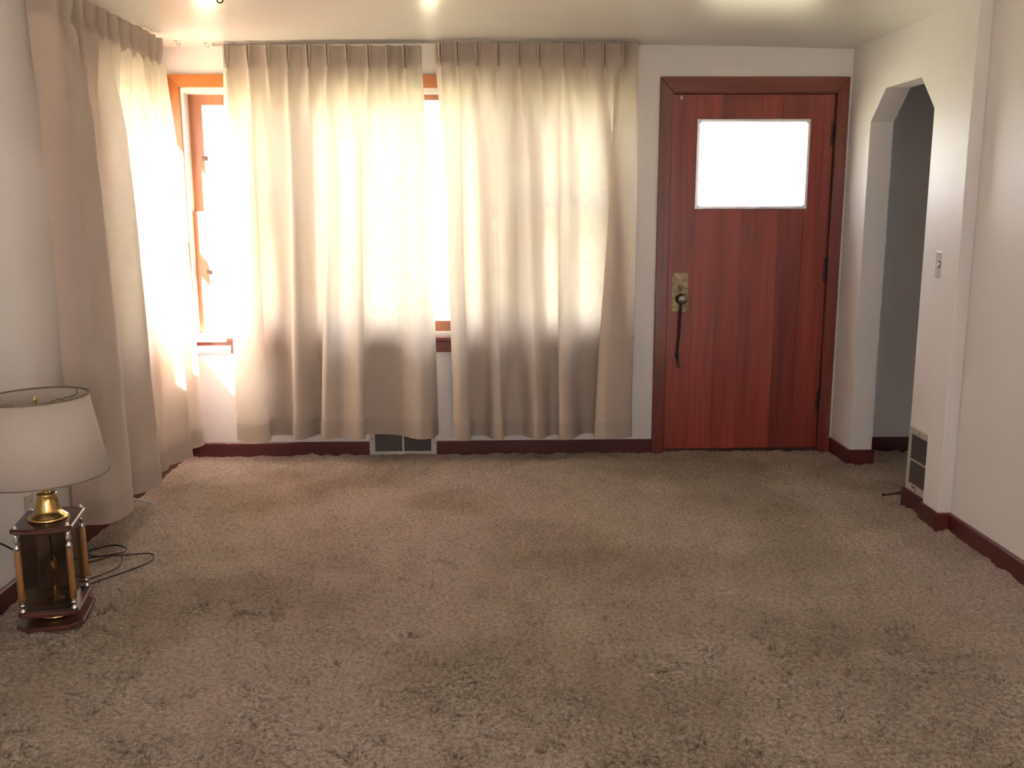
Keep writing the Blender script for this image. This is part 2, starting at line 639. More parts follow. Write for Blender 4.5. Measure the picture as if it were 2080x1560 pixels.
# ------------------------------------------------------------------ ceiling (slightly domed plaster)
def ceil_z(x, y):
    return H + 0.024 * max(0.0, 1 - ((x - 0.14) / 1.95) ** 2)


mb = MB()
nx, ny = 48, 12
xs = [XL - T + (3.45 - XL + T) * i / nx for i in range(nx + 1)]
ys = [YR - T + (D + T - YR + T) * j / ny for j in range(ny + 1)]
v = [(x, y, ceil_z(x, y)) for y in ys for x in xs] + [(x, y, 2.52) for y in ys for x in xs]
f = []
o2 = (nx + 1) * (ny + 1)
for j in range(ny):
    for i in range(nx):
        a = j * (nx + 1) + i
        if xs[i] > XR + T and ys[j + 1] < 3.05:
            continue
        f.append((a, a + nx + 1, a + nx + 2, a + 1))
        f.append((o2 + a, o2 + a + 1, o2 + a + nx + 2, o2 + a + nx + 1))
mb.add(v, f, True)
ce = struct(obj('ceiling', mb, M_CEIL))
ce['label'] = 'glossy off-white plaster ceiling'


def wall(name, axis, p0, p1, u0, u1, z0, z1, holes, mat=M_WALL):
    """slab between planes p0..p1 on axis, from u0..u1, with rectangular holes (ua,ub,za,zb)"""
    us = sorted({u0, u1, *[h[0] for h in holes], *[h[1] for h in holes]})
    zs = sorted({z0, z1, *[h[2] for h in holes], *[h[3] for h in holes]})
    mb = MB()
    for i in range(len(us) - 1):
        for k in range(len(zs) - 1):
            uc, zc = (us[i] + us[i + 1]) / 2, (zs[k] + zs[k + 1]) / 2
            if any(h[0] < uc < h[1] and h[2] < zc < h[3] for h in holes):
                continue
            if axis == 'y':
                mb.box(us[i], us[i + 1], p0, p1, zs[k], zs[k + 1])
            else:
                mb.box(p0, p1, us[i], us[i + 1], zs[k], zs[k + 1])
    return struct(obj(name, mb, mat))


ZT = 2.36
WX0, WX1, WZ0, WZ1 = -1.67, 0.76, 0.70, 2.065      # front window opening
LY0, LY1 = 4.38, 5.40                                # side window opening
DX0, DX1, DZ = 1.030, 1.977, 2.058                   # door opening
wall('wall_back', 'y', D, D + T, XL - T, 3.35, -0.55, ZT, [(WX0, WX1, WZ0, WZ1), (DX0, DX1, -0.03, DZ)])
wall('wall_left', 'x', XL - T, XL, YR, D, -0.55, ZT, [(LY0, LY1, WZ0, WZ1)])
wall('wall_right', 'x', XR, XR + T, YR, 4.05, -0.55, ZT, [])
wall('wall_rear', 'y', YR - T, YR, XL - T, XR + T, -0.55, ZT, [(-0.60, 1.00, 0.95, 2.05)])  # opening for the added fill-light window
wall('wall_hall', 'x', 3.25, 3.35, 3.05, D, -0.55, ZT, [])
wall('wall_hall_near', 'y', 3.05, 3.15, XR + T, 3.25, -0.55, ZT, [])

# wall with the clipped-corner archway, and the pier at its near end
AY0, AY1 = 4.445, 5.180
CZ, AZ = 1.866, 2.022
c0, c1 = 4.600, 5.003
XB = XA + 0.125
mb = MB()
mb.prism([(AY1, -0.05), (D, -0.05), (D, ZT), (AY1, ZT)], 'x', XA, XB)
mb.prism([(4.08, -0.05), (AY0, -0.05), (AY0, ZT), (4.08, ZT)], 'x', XA, XB)
mb.prism([(AY0, AZ), (AY1, AZ), (AY1, ZT), (AY0, ZT)], 'x', XA, XB)
mb.prism([(AY0, CZ), (c0, AZ), (AY0, AZ)], 'x', XA, XB)
mb.prism([(AY1, CZ), (AY1, AZ), (c1, AZ)], 'x', XA, XB)
wa = struct(obj('wall_arch', mb, M_WALL))
wa['label'] = 'white wall with clipped-corner archway to the hall'
mb = MB().box(XA - 0.027, XA + 0.13, 4.05, 4.205, -0.05, ZT)
obj('pier', mb, M_WALL, wa, bevel=0.004)


# ------------------------------------------------------------------ baseboards
def board(parent, axis, p, side, u0, u1, h=0.074, t=0.014, mat=None):
    """run of baseboard on plane p (axis), standing proud towards side"""
    a, b = sorted((p, p + side * t))
    prof_top = 0.006
    mb = MB()
    # eased top edge facing the room
    q = [(p, -0.02), (p + side * t, -0.02), (p + side * t, h - prof_top), (p + side * (t - prof_top), h), (p, h)]
    if axis == 'y':
        mb.prism([(y, z) for y, z in q], 'x', u0, u1)
        return obj('board', mb, mat or M_BASE, parent)
    v_ = [(x, u, z) for u in (u0, u1) for x, z in q]
    n = len(q)
    mb.add(v_, [tuple(range(n)), tuple(range(n, 2 * n))[::-1]] + [(i, (i + 1) % n, n + (i + 1) % n, n + i) for i in range(n)])
    return obj('board', mb, mat or M_BASEY, parent)


b = struct(empty('baseboard_back', (-0.4, D, 0)))
board(b, 'y', D, -1, XL, -0.694)
board(b, 'y', D, -1, -0.298, 0.970)
board(b, 'y', D, -1, 2.031, XA)
board(b, 'y', D, -1, XB, 3.25)
b = struct(empty('baseboard_left', (XL, 2.5, 0)))
board(b, 'x', XL, 1, YR, D - 0.014)
b = struct(empty('baseboard_arch', (XA, 4.8, 0)))
board(b, 'x', XA, -1, AY1 - 0.012, D - 0.014)
board(b, 'y', AY1, -1, XA - 0.002, XB + 0.012, t=0.012)
board(b, 'x', XA, -1, 4.205, AY0 + 0.014)
board(b, 'x', XA - 0.027, -1, 4.04, 4.212)
board(b, 'y', 4.05, -1, XA - 0.041, XR)
b = struct(empty('baseboard_right', (XR, 1.5, 0)))
board(b, 'x', XR, -1, YR, 4.036)

# ------------------------------------------------------------------ front window
def window_y(root, x0, x1, z0, z1, kind, y):
    """sash group in the back wall between x0..x1: 'double' hung or 'picture'"""
    def sash(za, zb, yy, rail_b, rail_t, st=0.072):
        mb = MB()
        mb.box(x0, x0 + st, yy, yy + 0.035, za, zb)
        mb.box(x1 - st, x1, yy, yy + 0.035, za, zb)
        mb.box(x0 + st, x1 - st, yy, yy + 0.035, za, za + rail_b)
        mb.box(x0 + st, x1 - st, yy, yy + 0.035, zb - rail_t, zb)
        s = obj('sash', mb, M_SASH, root)
        obj('pane', MB().box(x0 + st, x1 - st, yy + 0.014, yy + 0.018, za + rail_b, zb - rail_t), M_GLASS, s)
        return s
    if kind == 'double':
        mid = 1.39
        up_ = sash(mid - 0.018, z1, y + 0.040, 0.036, 0.055)
        lo = sash(z0, mid + 0.018, y, 0.062, 0.036)
        for zz, par, yy in ((1.70, up_, y + 0.03), (1.065, lo, y - 0.01)):
            obj('muntin_stub', MB().box(x0 + 0.060, x0 + 0.092, yy, yy + 0.012, zz - 0.012, zz + 0.012), M_HINGE, par, 0.003)  # stub of a muntin washed out by glare; rest of the bar omitted
    else:
        sash(z0, z1, y + 0.02, 0.060, 0.030, 0.045)


w1 = struct(empty('window_1', (-0.455, D, 0.6)))
w1['label'] = 'wide front window of three amber-framed lights behind the drapes'
obj('casing', MB().prism([(-1.743, 0.69), (WX0, 0.69), (WX0, 2.075), (-1.743, 2.143)], 'y', D - 0.018, D), M_FIR, w1, 0.002)
obj('casing', MB().prism([(0.833, 0.69), (0.833, 2.143), (WX1, 2.075), (WX1, 0.69)], 'y', D - 0.018, D), M_FIR, w1, 0.002)
obj('head_casing', MB().prism([(WX0, 2.076), (WX1, 2.076), (0.832, 2.143), (-1.742, 2.143)], 'y', D - 0.018, D), M_FIRX, w1, 0.002)
mb = MB()
mb.box(WX0, WX0 + 0.018, D - 0.004, D + T - 0.005, WZ0 - 0.005, WZ1 + 0.010)
mb.box(WX1 - 0.018, WX1, D - 0.004, D + T - 0.005, WZ0 - 0.005, WZ1 + 0.010)
mb.box(WX0 + 0.018, WX1 - 0.018, D - 0.004, D + T - 0.005, WZ1 - 0.02, WZ1 + 0.010)
mb.box(WX0 + 0.018, WX1 - 0.018, D - 0.004, D + T - 0.005, WZ0 - 0.005, WZ0 + 0.018)
obj('jamb_liner', mb, M_WHITE, w1)
obj('stool', MB().box(-1.765, 0.85, D - 0.045, D + 0.02, 0.672, 0.695), M_CASEX, w1, 0.004)
obj('apron', MB().box(-1.735, 0.83, D - 0.018, D, 0.605, 0.672), M_CASEX, w1, 0.002)
for xa, xb in ((-1.105, -1.03), (0.10, 0.175)):
    obj('mullion', MB().box(xa, xb, D - 0.004, D + 0.12, WZ0 + 0.018, WZ1 - 0.02), M_FIR, w1, 0.003)
window_y(w1, WX0 + 0.018, -1.105, WZ0 + 0.018, WZ1 - 0.02, 'double', D + 0.035)
window_y(w1, -1.03, 0.10, WZ0 + 0.018, WZ1 - 0.02, 'picture', D + 0.035)
window_y(w1, 0.175, WX1 - 0.018, WZ0 + 0.018, WZ1 - 0.02, 'double', D + 0.035)

# ------------------------------------------------------------------ side window
w2 = struct(empty('window_2', (XL, 4.81, 0.6)))
w2['label'] = 'side window behind the left drape'
obj('casing', MB().box(XL, XL + 0.018, LY0 - 0.075, LY0, 0.69, 2.14), M_FIR, w2, 0.002)
obj('casing', MB().box(XL, XL + 0.018, LY1, LY1 + 0.052, 0.69, 2.14), M_FIR, w2, 0.002)
obj('head_casing', MB().box(XL, XL + 0.018, LY0, LY1, 2.076, 2.14), M_FIRY, w2, 0.002)
obj('stool', MB().box(XL - 0.02, XL + 0.045, LY0 - 0.09, LY1 + 0.025, 0.672, 0.695), M_FIRY, w2, 0.004)
obj('apron', MB().box(XL, XL + 0.018, LY0 - 0.07, LY1 + 0.055, 0.605, 0.672), M_FIRY, w2, 0.002)
mb = MB()
mb.box(XL - T + 0.005, XL + 0.004, LY0, LY0 + 0.018, WZ0 - 0.005, WZ1 + 0.01)
mb.box(XL - T + 0.005, XL + 0.004, LY1 - 0.018, LY1, WZ0 - 0.005, WZ1 + 0.01)
mb.box(XL - T + 0.005, XL + 0.004, LY0 + 0.018, LY1 - 0.018, WZ1 - 0.02, WZ1 + 0.01)
mb.box(XL - T + 0.005, XL + 0.004, LY0 + 0.018, LY1 - 0.018, WZ0 - 0.005, WZ0 + 0.018)
obj('jamb_liner', mb, M_WHITE, w2)
for za, zb, xx, rb, rtp in ((1.372, WZ1 - 0.02, XL - 0.11, 0.036, 0.045), (WZ0 + 0.018, 1.408, XL - 0.07, 0.06, 0.036)):
    ya, yb, st = LY0 + 0.018, LY1 - 0.018, 0.045
    mb = MB()
    mb.box(xx, xx + 0.035, ya, ya + st, za, zb)
    mb.box(xx, xx + 0.035, yb - st, yb, za, zb)
    mb.box(xx, xx + 0.035, ya + st, yb - st, za, za + rb)
    mb.box(xx, xx + 0.035, ya + st, yb - st, zb - rtp, zb)
    s = obj('sash', mb, M_SASH, w2)
    obj('pane', MB().box(xx + 0.014, xx + 0.018, ya + st, yb - st, za + rb, zb - rtp), M_GLASS, s)

# ------------------------------------------------------------------ rear window, added behind the camera for fill light
w4 = struct(empty('fill_window', (0.2, YR, 0.9)))
w4['label'] = 'wide window added for fill light in the rear wall behind the camera'
mb = MB()
for xa, xb, za, zb in ((-0.60, -0.54, 0.95, 2.05), (0.94, 1.00, 0.95, 2.05), (0.17, 0.23, 1.01, 1.99), (-0.54, 0.94, 0.95, 1.01), (-0.54, 0.94, 1.99, 2.05)):
    mb.box(xa, xb, YR - 0.11, YR - 0.05, za, zb)
s = obj('sash', mb, M_WHITE, w4)
obj('pane', MB().box(-0.54, 0.17, YR - 0.085, YR - 0.08, 1.01, 1.99), M_GLASS, s)
obj('pane', MB().box(0.23, 0.94, YR - 0.085, YR - 0.08, 1.01, 1.99), M_GLASS, s)

# ------------------------------------------------------------------ front door
LX0, LX1 = 1.0465, 1.9605
d1 = struct(empty('door_1', (1.5, D, 0)))
d1['label'] = 'red-brown wooden front door with a small high window'
tr1 = struct(empty('trim_1', (1.5, D, 0)))
tr1['label'] = 'mahogany casing round the front door'
obj('casing', MB().prism([(0.971, -0.01), (1.041, -0.01), (1.041, 2.052), (0.971, 2.134)], 'y', D - 0.02, D), M_CASE, tr1, 0.003)
obj('casing', MB().prism([(1.965, -0.01), (2.030, -0.01), (2.030, 2.134), (1.965, 2.052)], 'y', D - 0.02, D), M_CASE, tr1, 0.003)
obj('head_casing', MB().prism([(1.042, 2.053), (1.964, 2.053), (2.030, 2.135), (0.971, 2.135)], 'y', D - 0.02, D), M_CASEX, tr1, 0.003)
mb = MB()
mb.box(DX0, 1.0440, D - 0.012, D + T, -0.02, 2.046)
mb.box(1.9640, DX1, D - 0.012, D + T, -0.02, 2.046)
mb.box(DX0, DX1, D - 0.012, D + T, 2.046, DZ)
mb.box(1.0440, 1.058, D + 0.056, D + 0.07, 0, 2.046)
mb.box(1.950, 1.9640, D + 0.056, D + 0.07, 0, 2.046)
mb.box(1.058, 1.950, D + 0.056, D + 0.07, 2.030, 2.046)
obj('jamb', mb, M_CASE, tr1)
obj('threshold', MB().box(1.0440, 1.9640, D + 0.001, D + 0.0555, -0.03, 0.010).box(1.0440, 1.9640, D + 0.0555, D + T + 0.03, -0.03, 0.026), M_HINGE, tr1)
# leaf: core with opening, faced with vertical strips
GX0, GX1, GZ0, GZ1 = 1.203, 1.812, 1.430, 1.894     # glass
FX0, FX1, FZ0, FZ1 = 1.186, 1.828, 1.413, 1.910     # metal frame outer
YF = D + 0.008
mb = MB()
for xa, xb, za, zb in ((LX0, FX0, 0.0115, 2.043), (FX1, LX1, 0.0115, 2.043), (FX0, FX1, 0.0115, FZ0), (FX0, FX1, FZ1, 2.043)):
    mb.box(xa, xb, YF + 0.004, YF + 0.046, za, zb)
obj('leaf_core', mb, M_CASE, d1)
cuts = [LX0, 1.189, 1.324, 1.466, 1.548, 1.673, 1.812, 1.898, LX1]
for i in range(len(cuts) - 1):
    a, b_ = cuts[i] + 0.0003, cuts[i + 1] - 0.0003
    spans = [(0.0115, 2.043)]
    if b_ > FX0 + 0.01 and a < FX1 - 0.03:
        spans = [(0.0115, FZ0 + 0.005), (FZ1 - 0.005, 2.043)]
    for za, zb in spans:
        obj('plank', MB().box(a, b_, YF, YF + 0.004, za, zb), M_DOOR, d1, 0.0004)
mb = MB()
yb = YF - 0.008
for xa, xb, za, zb in ((FX0, GX0, FZ0, FZ1), (GX1, FX1, FZ0, FZ1), (GX0, GX1, FZ0, GZ0), (GX0, GX1, GZ1, FZ1)):
    mb.box(xa, xb, yb, YF + 0.05, za, zb)
lf = obj('lite_frame', mb, M_ALU, d1, 0.003)
for cx, cz in ((GX0, GZ0), (GX1, GZ0), (GX0, GZ1), (GX1, GZ1)):
    sx = 1 if cx == GX0 else -1
    sz = 1 if cz == GZ0 else -1
    obj('corner_gusset', MB().prism([(cx, cz), (cx + sx * 0.010, cz), (cx, cz + sz * 0.010)], 'y', yb + 0.002, YF + 0.02), M_ALU, lf)
obj('pane', MB().box(GX0 - 0.002, GX1 + 0.002, YF + 0.022, YF + 0.027, GZ0 - 0.002, GZ1 + 0.002), M_GLASS, lf)
# sticker scrap near the top corner
obj('paper_scrap', MB().prism([(1.090, 2.012), (1.104, 2.020), (1.100, 2.036), (1.090, 2.036)], 'y', YF - 0.0008, YF), M_CREAMP, d1)
for z0, z1 in ((1.764, 1.892), (1.000, 1.128), (0.228, 0.352)):
    hg = obj('hinge', MB().box(1.945, 1.9625, YF - 0.002, YF + 0.001, z0, z1), M_HINGE, d1, 0.0008)
    n = 5
    for k in range(n):
        za = z0 + (z1 - z0) * k / n + 0.0008
        zb = z0 + (z1 - z0) * (k + 1) / n - 0.0008
        obj('knuckle', MB().lathe([(0.0065, za), (0.0065, zb)], (1.9622, YF - 0.0065, 0), 12), M_HINGE, hg)
    obj('pin_tip', MB().lathe([(0.0065, z1), (0.0075, z1 + 0.003), (0.004, z1 + 0.008), (0.001, z1 + 0.010)], (1.9622, YF - 0.0065, 0), 12), M_HINGE, hg)
# lockset
RY = Matrix.Rotation(math.radians(90), 3, 'X')       # lathe axis z -> -y
pl = obj('lock_plate', MB().box(1.068, 1.166, YF - 0.004, YF, 0.828, 1.054), M_OLDBR, d1, 0.0015)
obj('knob', MB().lathe([(0.030, 0.0), (0.030, 0.006), (0.014, 0.010), (0.012, 0.028), (0.022, 0.036), (0.028, 0.046), (0.027, 0.056), (0.018, 0.063), (0.003, 0.066)],
                       (1.123, YF - 0.004, 0.904), 24, M=RY), M_PEWTER, pl)
tt = obj('thumb_turn', MB().lathe([(0.016, 0.0), (0.016, 0.006), (0.013, 0.009)], (1.121, YF - 0.004, 0.967), 20, M=RY), M_OLDBR, pl)
obj('thumb_lever', MB().box(1.1175, 1.1245, YF - 0.024, YF - 0.012, 0.950, 0.984), M_OLDBR, pl, 0.002)
for sx, sz in ((1.074, 0.835), (1.160, 0.835), (1.074, 1.047), (1.160, 1.047)):
    obj('screw', MB().lathe([(0.0032, 0), (0.0028, 0.0014), (0.001, 0.002)], (sx, YF - 0.004, sz), 10, M=RY), M_HINGE, pl)

# ================================================================== THINGS
# ------------------------------------------------------------------ strap hanging from the knob
st = empty('hanging_strap', (1.118, YF - 0.03, 0.50))
tag(st, 'dark leather strap with a knot and loop hanging from the front door knob', 'strap')
pts = []
for k in range(17):                                  # loop round the knob shank
    a = math.radians(200 + 360 * k / 16)
    pts.append((1.123 + 0.0175 * math.cos(a), YF - 0.024, 0.904 + 0.0175 * math.sin(a)))
obj('knob_loop', MB().tube(pts[:-1], 0.0045, 8, closed=True), M_LEATHER, st)
pts = catmull([(1.122, YF - 0.024, 0.884), (1.119, YF - 0.020, 0.80), (1.118, YF - 0.014, 0.70), (1.112, YF - 0.012, 0.62), (1.110, YF - 0.012, 0.586)], 6)
obj('strap', MB().tube(pts, [0.0085 - 0.002 * i / len(pts) for i in range(len(pts))], 8), M_LEATHER, st)
obj('knot', MB().lathe([(0.004, -0.016), (0.011, -0.010), (0.013, 0.0), (0.010, 0.011), (0.004, 0.016)], (1.110, YF - 0.014, 0.577), 12), M_LEATHER, st)
pts = catmull([(1.110, YF - 0.012, 0.565), (1.119, YF - 0.008, 0.545), (1.127, YF - 0.007, 0.520), (1.124, YF - 0.007, 0.503), (1.115, YF - 0.007, 0.508), (1.113, YF - 0.008, 0.535)], 5, closed=True)
obj('end_loop', MB().tube(pts, 0.0032, 7, closed=True), M_LEATHER, st)


# ------------------------------------------------------------------ drapes
def smooth(t):
    t = min(1.0, max(0.0, t))
    return t * t * (3 - 2 * t)


def resample(pts, n, by_arc=True):
    P = np.array(pts, float)
    if by_arc:
        t = np.concatenate([[0], np.cumsum(np.hypot(*(P[1:] - P[:-1]).T))])
    else:
        t = P[:, 0].copy()
    q = np.linspace(t[0], t[-1], n)
    return np.stack([np.interp(q, t, P[:, 0]), np.interp(q, t, P[:, 1])], -1)


def make_drape(name, label, org, U, Nn, top, ends, bot, zt, zb, seed, hook_z, fan=0.12, back=-0.06):
    """pinch-pleated drape. Points are org + u*U + depth*Nn; top: pleat positions along U,
    ends: (lead, tail) extra (u, depth) points at the heading; bot: cross-section (u, depth) at the hem"""
    rnd = random.Random(seed)
    org, U, Nn = Vector(org), Vector(U), Vector(Nn)
    root = empty(name, tuple(org + U * ((top[0] + top[-1]) / 2) + Vector((0, 0, zb))))
    tag(root, label, 'curtain', 'cream pinch-pleat drapes')
    ctop = list(ends[0])
    for i, u in enumerate(top):
        ctop += [(u - 0.016, -0.004), (u, 0.004), (u + 0.016, -0.004)]
        if i < len(top) - 1:
            ctop.append(((u + top[i + 1]) / 2, -0.020 + rnd.uniform(-.004, .004)))
    ctop += list(ends[1])
    M_ = 420
    A = resample(catmull(ctop, 8), M_)
    # valleys of the folds fall back almost to the window stool
    bot = [(u, d_ if (d_ >= 0 or d_ < -0.04) else max(d_ * 3.4, back)) for u, d_ in bot]
    B = resample(catmull(bot, 8), M_)
    arc = np.concatenate([[0], np.cumsum(np.hypot(*(B[1:] - B[:-1]).T))])
    zp = zt - 0.105
    zl = [zt - 0.105 * k / 5 for k in range(5)] + [zp + (zb - zp) * (k / 46) ** 1.25 for k in range(47)]
    ph = [rnd.uniform(0, 6.28) for _ in range(6)]
    tp = np.array(top)
    rows = []
    for z in zl:
        hp_ = max(0.0, (zp - z) / (zp - zb))              # 0 at the pleat foot, 1 at the hem
        h = (zt - z) / (zt - zb)
        wu = hp_ ** 0.70
        wd = smooth(min(1.0, hp_ / 0.55)) * 0.35 + 0.65 * smooth(min(1.0, hp_ / 0.22))
        uu = A[:, 0] * (1 - wu) + B[:, 0] * wu
        dd = A[:, 1] * (1 - wd) + B[:, 1] * wd * (0.82 + 0.18 * hp_)
        # ridge fanning out below every pleat
        if hp_ > 0:
            sg = 0.012 + 0.022 * min(1.0, hp_ / 0.12)
            am = 0.042 * math.exp(-hp_ / fan) * smooth(min(1, hp_ / 0.015))
            for k, tu in enumerate(tp):
                dd = dd + am * np.exp(-((A[:, 0] - tu) / sg) ** 2)
        dd = dd + h * (0.004 * np.sin(4.0 * z + ph[0] + arc * 3.1) + 0.002 * np.sin(13 * z + ph[1] + arc * 9.0))
        uu = uu + 0.006 * h * np.sin(2.6 * z + ph[2] + arc * 1.3)
        zz = z + 0.006 * np.sin(arc * 2.3 + ph[3]) * h
        rows.append([(org.x + U.x * u + Nn.x * d_, org.y + U.y * u + Nn.y * d_, z_) for u, d_, z_ in zip(uu, dd, zz)])
    m_ = M_
    sgn = 1 if U.cross(Vector((0, 0, 1))).dot(Nn) > 0 else -1

    def sheet(rs, off=0.0, nm='fabric'):
        vv = []
        for row in rs:
            for k, p in enumerate(row):
                if off:
                    t = Vector(row[min(m_ - 1, k + 1)]) - Vector(row[max(0, k - 1)])
                    t.z = 0
                    t.normalize()
                    nn = t.cross(Vector((0, 0, 1))) * sgn
                    p = (p[0] - nn.x * off, p[1] - nn.y * off, p[2])
                vv.append(p)
        ff = []
        for r in range(len(rs) - 1):
            for k in range(m_ - 1):
                ff.append((r * m_ + k, r * m_ + k + 1, (r + 1) * m_ + k + 1, (r + 1) * m_ + k))
        me = bpy.data.meshes.new(nm)
        me.from_pydata([tuple(p) for p in vv], [], ff)
        uvl = me.uv_layers.new(name='UVMap')
        uvs = np.zeros((len(me.loops), 2), np.float32)
        li = np.zeros(len(me.loops), np.int32)
        me.loops.foreach_get('vertex_index', li)
        za = np.array([p[2] for p in vv])
        uvs[:, 0] = arc[li % m_]
        uvs[:, 1] = za[li]
        uvl.data.foreach_set('uv', uvs.ravel())
        me.polygons.foreach_set('use_smooth', [True] * len(ff))
        me.update()
        return me

    fab = link('fabric', sheet(rows), M_DRAPE, root)
    # turned-up hem and stiffened heading: second layers; hem on the room side, double-layer shade in its tint
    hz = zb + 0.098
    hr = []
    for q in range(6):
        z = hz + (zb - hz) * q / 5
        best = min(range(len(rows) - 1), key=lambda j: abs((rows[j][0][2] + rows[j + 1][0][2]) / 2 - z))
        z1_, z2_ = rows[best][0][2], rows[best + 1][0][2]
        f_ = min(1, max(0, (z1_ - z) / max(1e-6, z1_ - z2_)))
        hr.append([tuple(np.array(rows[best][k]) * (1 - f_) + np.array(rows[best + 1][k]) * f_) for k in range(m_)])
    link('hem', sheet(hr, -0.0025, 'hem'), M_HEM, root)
    head_rows = [r for r in rows if r[0][2] > zt - 0.115]
    link('heading', sheet(head_rows, 0.0035, 'heading'), M_DRAPE, root)
    # pinch pleats: three stitched fingers of cloth, opening towards the top
    pm = MB()
    prof_n = 25
    vv, ff = [], []
    zs = [0.0, -0.03, -0.06, -0.085, -0.098, -0.106, -0.120, -0.14]
    for j, zz in enumerate(zs):
        k_ = [1.0, 0.92, 0.78, 0.58, 0.44, 0.42, 0.56, 0.7][j]
        dd = [0.046, 0.047, 0.046, 0.042, 0.036, 0.034, 0.032, 0.022][j]
        for i in range(prof_n):
            t_ = i / (prof_n - 1)
            uu = (t_ - 0.5) * 0.036 * k_
            dep = -0.006 + dd * (abs(math.sin(t_ * math.pi * 2)) ** 0.55) * math.sin(max(0.0001, t_ * math.pi)) ** 0.25
            vv.append((uu, dep, zz))
        if j:
            for i in range(prof_n - 1):
                a = (j - 1) * prof_n + i
                ff.append((a, a + 1, a + prof_n + 1, a + prof_n))
    Mx = Matrix((U, Nn, Vector((0, 0, 1)))).transposed()
    me = bpy.data.meshes.new('pleat')
    me.from_pydata([tuple(Mx @ Vector(p)) for p in vv], [], ff)
    uvl = me.uv_layers.new(name='UVMap')
    for l, lu in zip(me.loops, uvl.data):
        p = vv[l.vertex_index]
        lu.uv = (p[0] * 3, p[2])
    me.polygons.foreach_set('use_smooth', [True] * len(ff))
    me.materials.append(M_DRAPE)
    hk = MB().tube([tuple(Nn * -0.004 + Vector((0, 0, -0.02))), tuple(Nn * -0.006 + Vector((0, 0, hook_z))), tuple(Nn * -0.014 + Vector((0, 0, hook_z + 0.003)))], 0.0014, 6).mesh('hook')
    for u in top:
        p = org + U * u + Vector((0, 0, zt - 0.001))
        po = link('pleat', me, M_DRAPE, root, tuple(p))
        link('hook', hk, M_CHROME, po, tuple(p))
    return root


# front pair. U = +x, depth towards the room (-y)
YA, YB_ = D - 0.125, D - 0.145
topA = [-1.372, -1.255, -1.152, -1.045, -0.939, -0.837, -0.730, -0.618, -0.514, -0.425]
pA = [(480, 0), (487, .035), (510, .078), (536, .086), (550, .066), (551, .045), (541, .020), (538, -.004), (555, -.020), (578, -.018), (604, -.008), (616, .006), (611, .022),
      (600, .036), (600, .056), (607, .068), (618, .056), (630, .010), (645, -.018), (664, -.010), (676, .006), (669, .024), (657, .038), (657, .058), (665, .074), (680, .058),
      (695, .034), (712, .040), (732, .072), (743, .066), (744, .044), (733, .020), (732, -.004), (750, -.020), (785, -.022), (815, -.010), (840, .035), (858, .054), (872, .040),
      (880, .012), (886, -.008), (890, -.03)]
make_drape('window_drape', 'cream jacquard drape left of the narrow gap on the front window, beside the corner',
           (0, YA, 0), (1, 0, 0), (0, -1, 0), topA, ([(-1.398, -0.010), (-1.392, 0.0)], [(-0.380, 0.004), (-0.345, 0.010), (-0.338, -0.014)]),
           [(-1.419 + (p - 483) * 0.00279, d_) for p, d_ in pA], 2.278, 0.128, 3, 0.002, 0.12, -0.062)
topB = [-0.235, -0.144, -0.037, 0.072, 0.185, 0.292, 0.421, 0.528, 0.639, 0.749]
pB = [(930, -.02), (921, .0), (921, .035), (932, .074), (946, .076), (954, .055), (950, .025), (948, -.002), (962, -.018), (985, -.014), (1000, .028), (1014, .054), (1021, .040),
      (1017, .014), (1020, -.008), (1036, -.020), (1060, -.020), (1078, .008), (1090, .038), (1103, .014), (1120, -.020), (1143, -.018), (1154, .0), (1147, .020), (1135, .034),
      (1136, .056), (1145, .070), (1158, .060), (1168, .02), (1185, -.018), (1222, -.022), (1256, -.016), (1262, .004), (1240, .020), (1212, .034), (1208, .056), (1224, .085), (1250, .080),
      (1272, .064), (1284, .03), (1287, -.03), (1290, -.10)]
make_drape('window_drape', 'cream jacquard drape hanging beside the front door casing',
           (0, YB_, 0), (1, 0, 0), (0, -1, 0), topB, ([(-0.268, -0.004), (-0.258, 0.002)], [(0.790, 0.010), (0.822, 0.008), (0.828, -0.06), (0.832, -0.11)]),
           [(-0.188 + (p - 923) * 0.00282, d_) for p, d_ in pB], 2.290, 0.128, 5, 0.002, 0.12, -0.078)
# side drape. U = +y, depth towards the room (+x)
XC = XL + 0.115
topC = [3.98, 4.08, 4.20, 4.32, 4.45, 4.58, 4.71, 4.83, 4.94, 5.04]
pC = [(3.885, -.09), (3.888, -.03), (3.90, .035), (3.97, .072), (4.07, .084), (4.125, .070), (4.13, .050), (4.09, .022), (4.08, -.002), (4.14, -.020), (4.24, -.020), (4.30, -.002),
      (4.36, .045), (4.43, .082), (4.478, .074), (4.482, .050), (4.44, .020), (4.43, -.004), (4.50, -.020), (4.60, -.010), (4.71, .020), (4.79, .008), (4.87, .045), (4.95, .082),
      (4.985, .066), (4.98, .040), (4.95, .014), (4.955, -.008), (5.04, -.022), (5.12, .0), (5.19, .045), (5.25, .058), (5.285, .030)]
make_drape('window_drape', 'cream jacquard drape on the left wall behind the lamp',
           (XC, 0, 0), (0, 1, 0), (1, 0, 0), topC, ([(3.885, -0.10), (3.888, -0.05), (3.90, 0.0), (3.94, 0.004)], [(5.065, 0.0), (5.08, -0.010)]),
           pC, 2.262, 0.118, 9, 0.002, 0.30, -0.055)


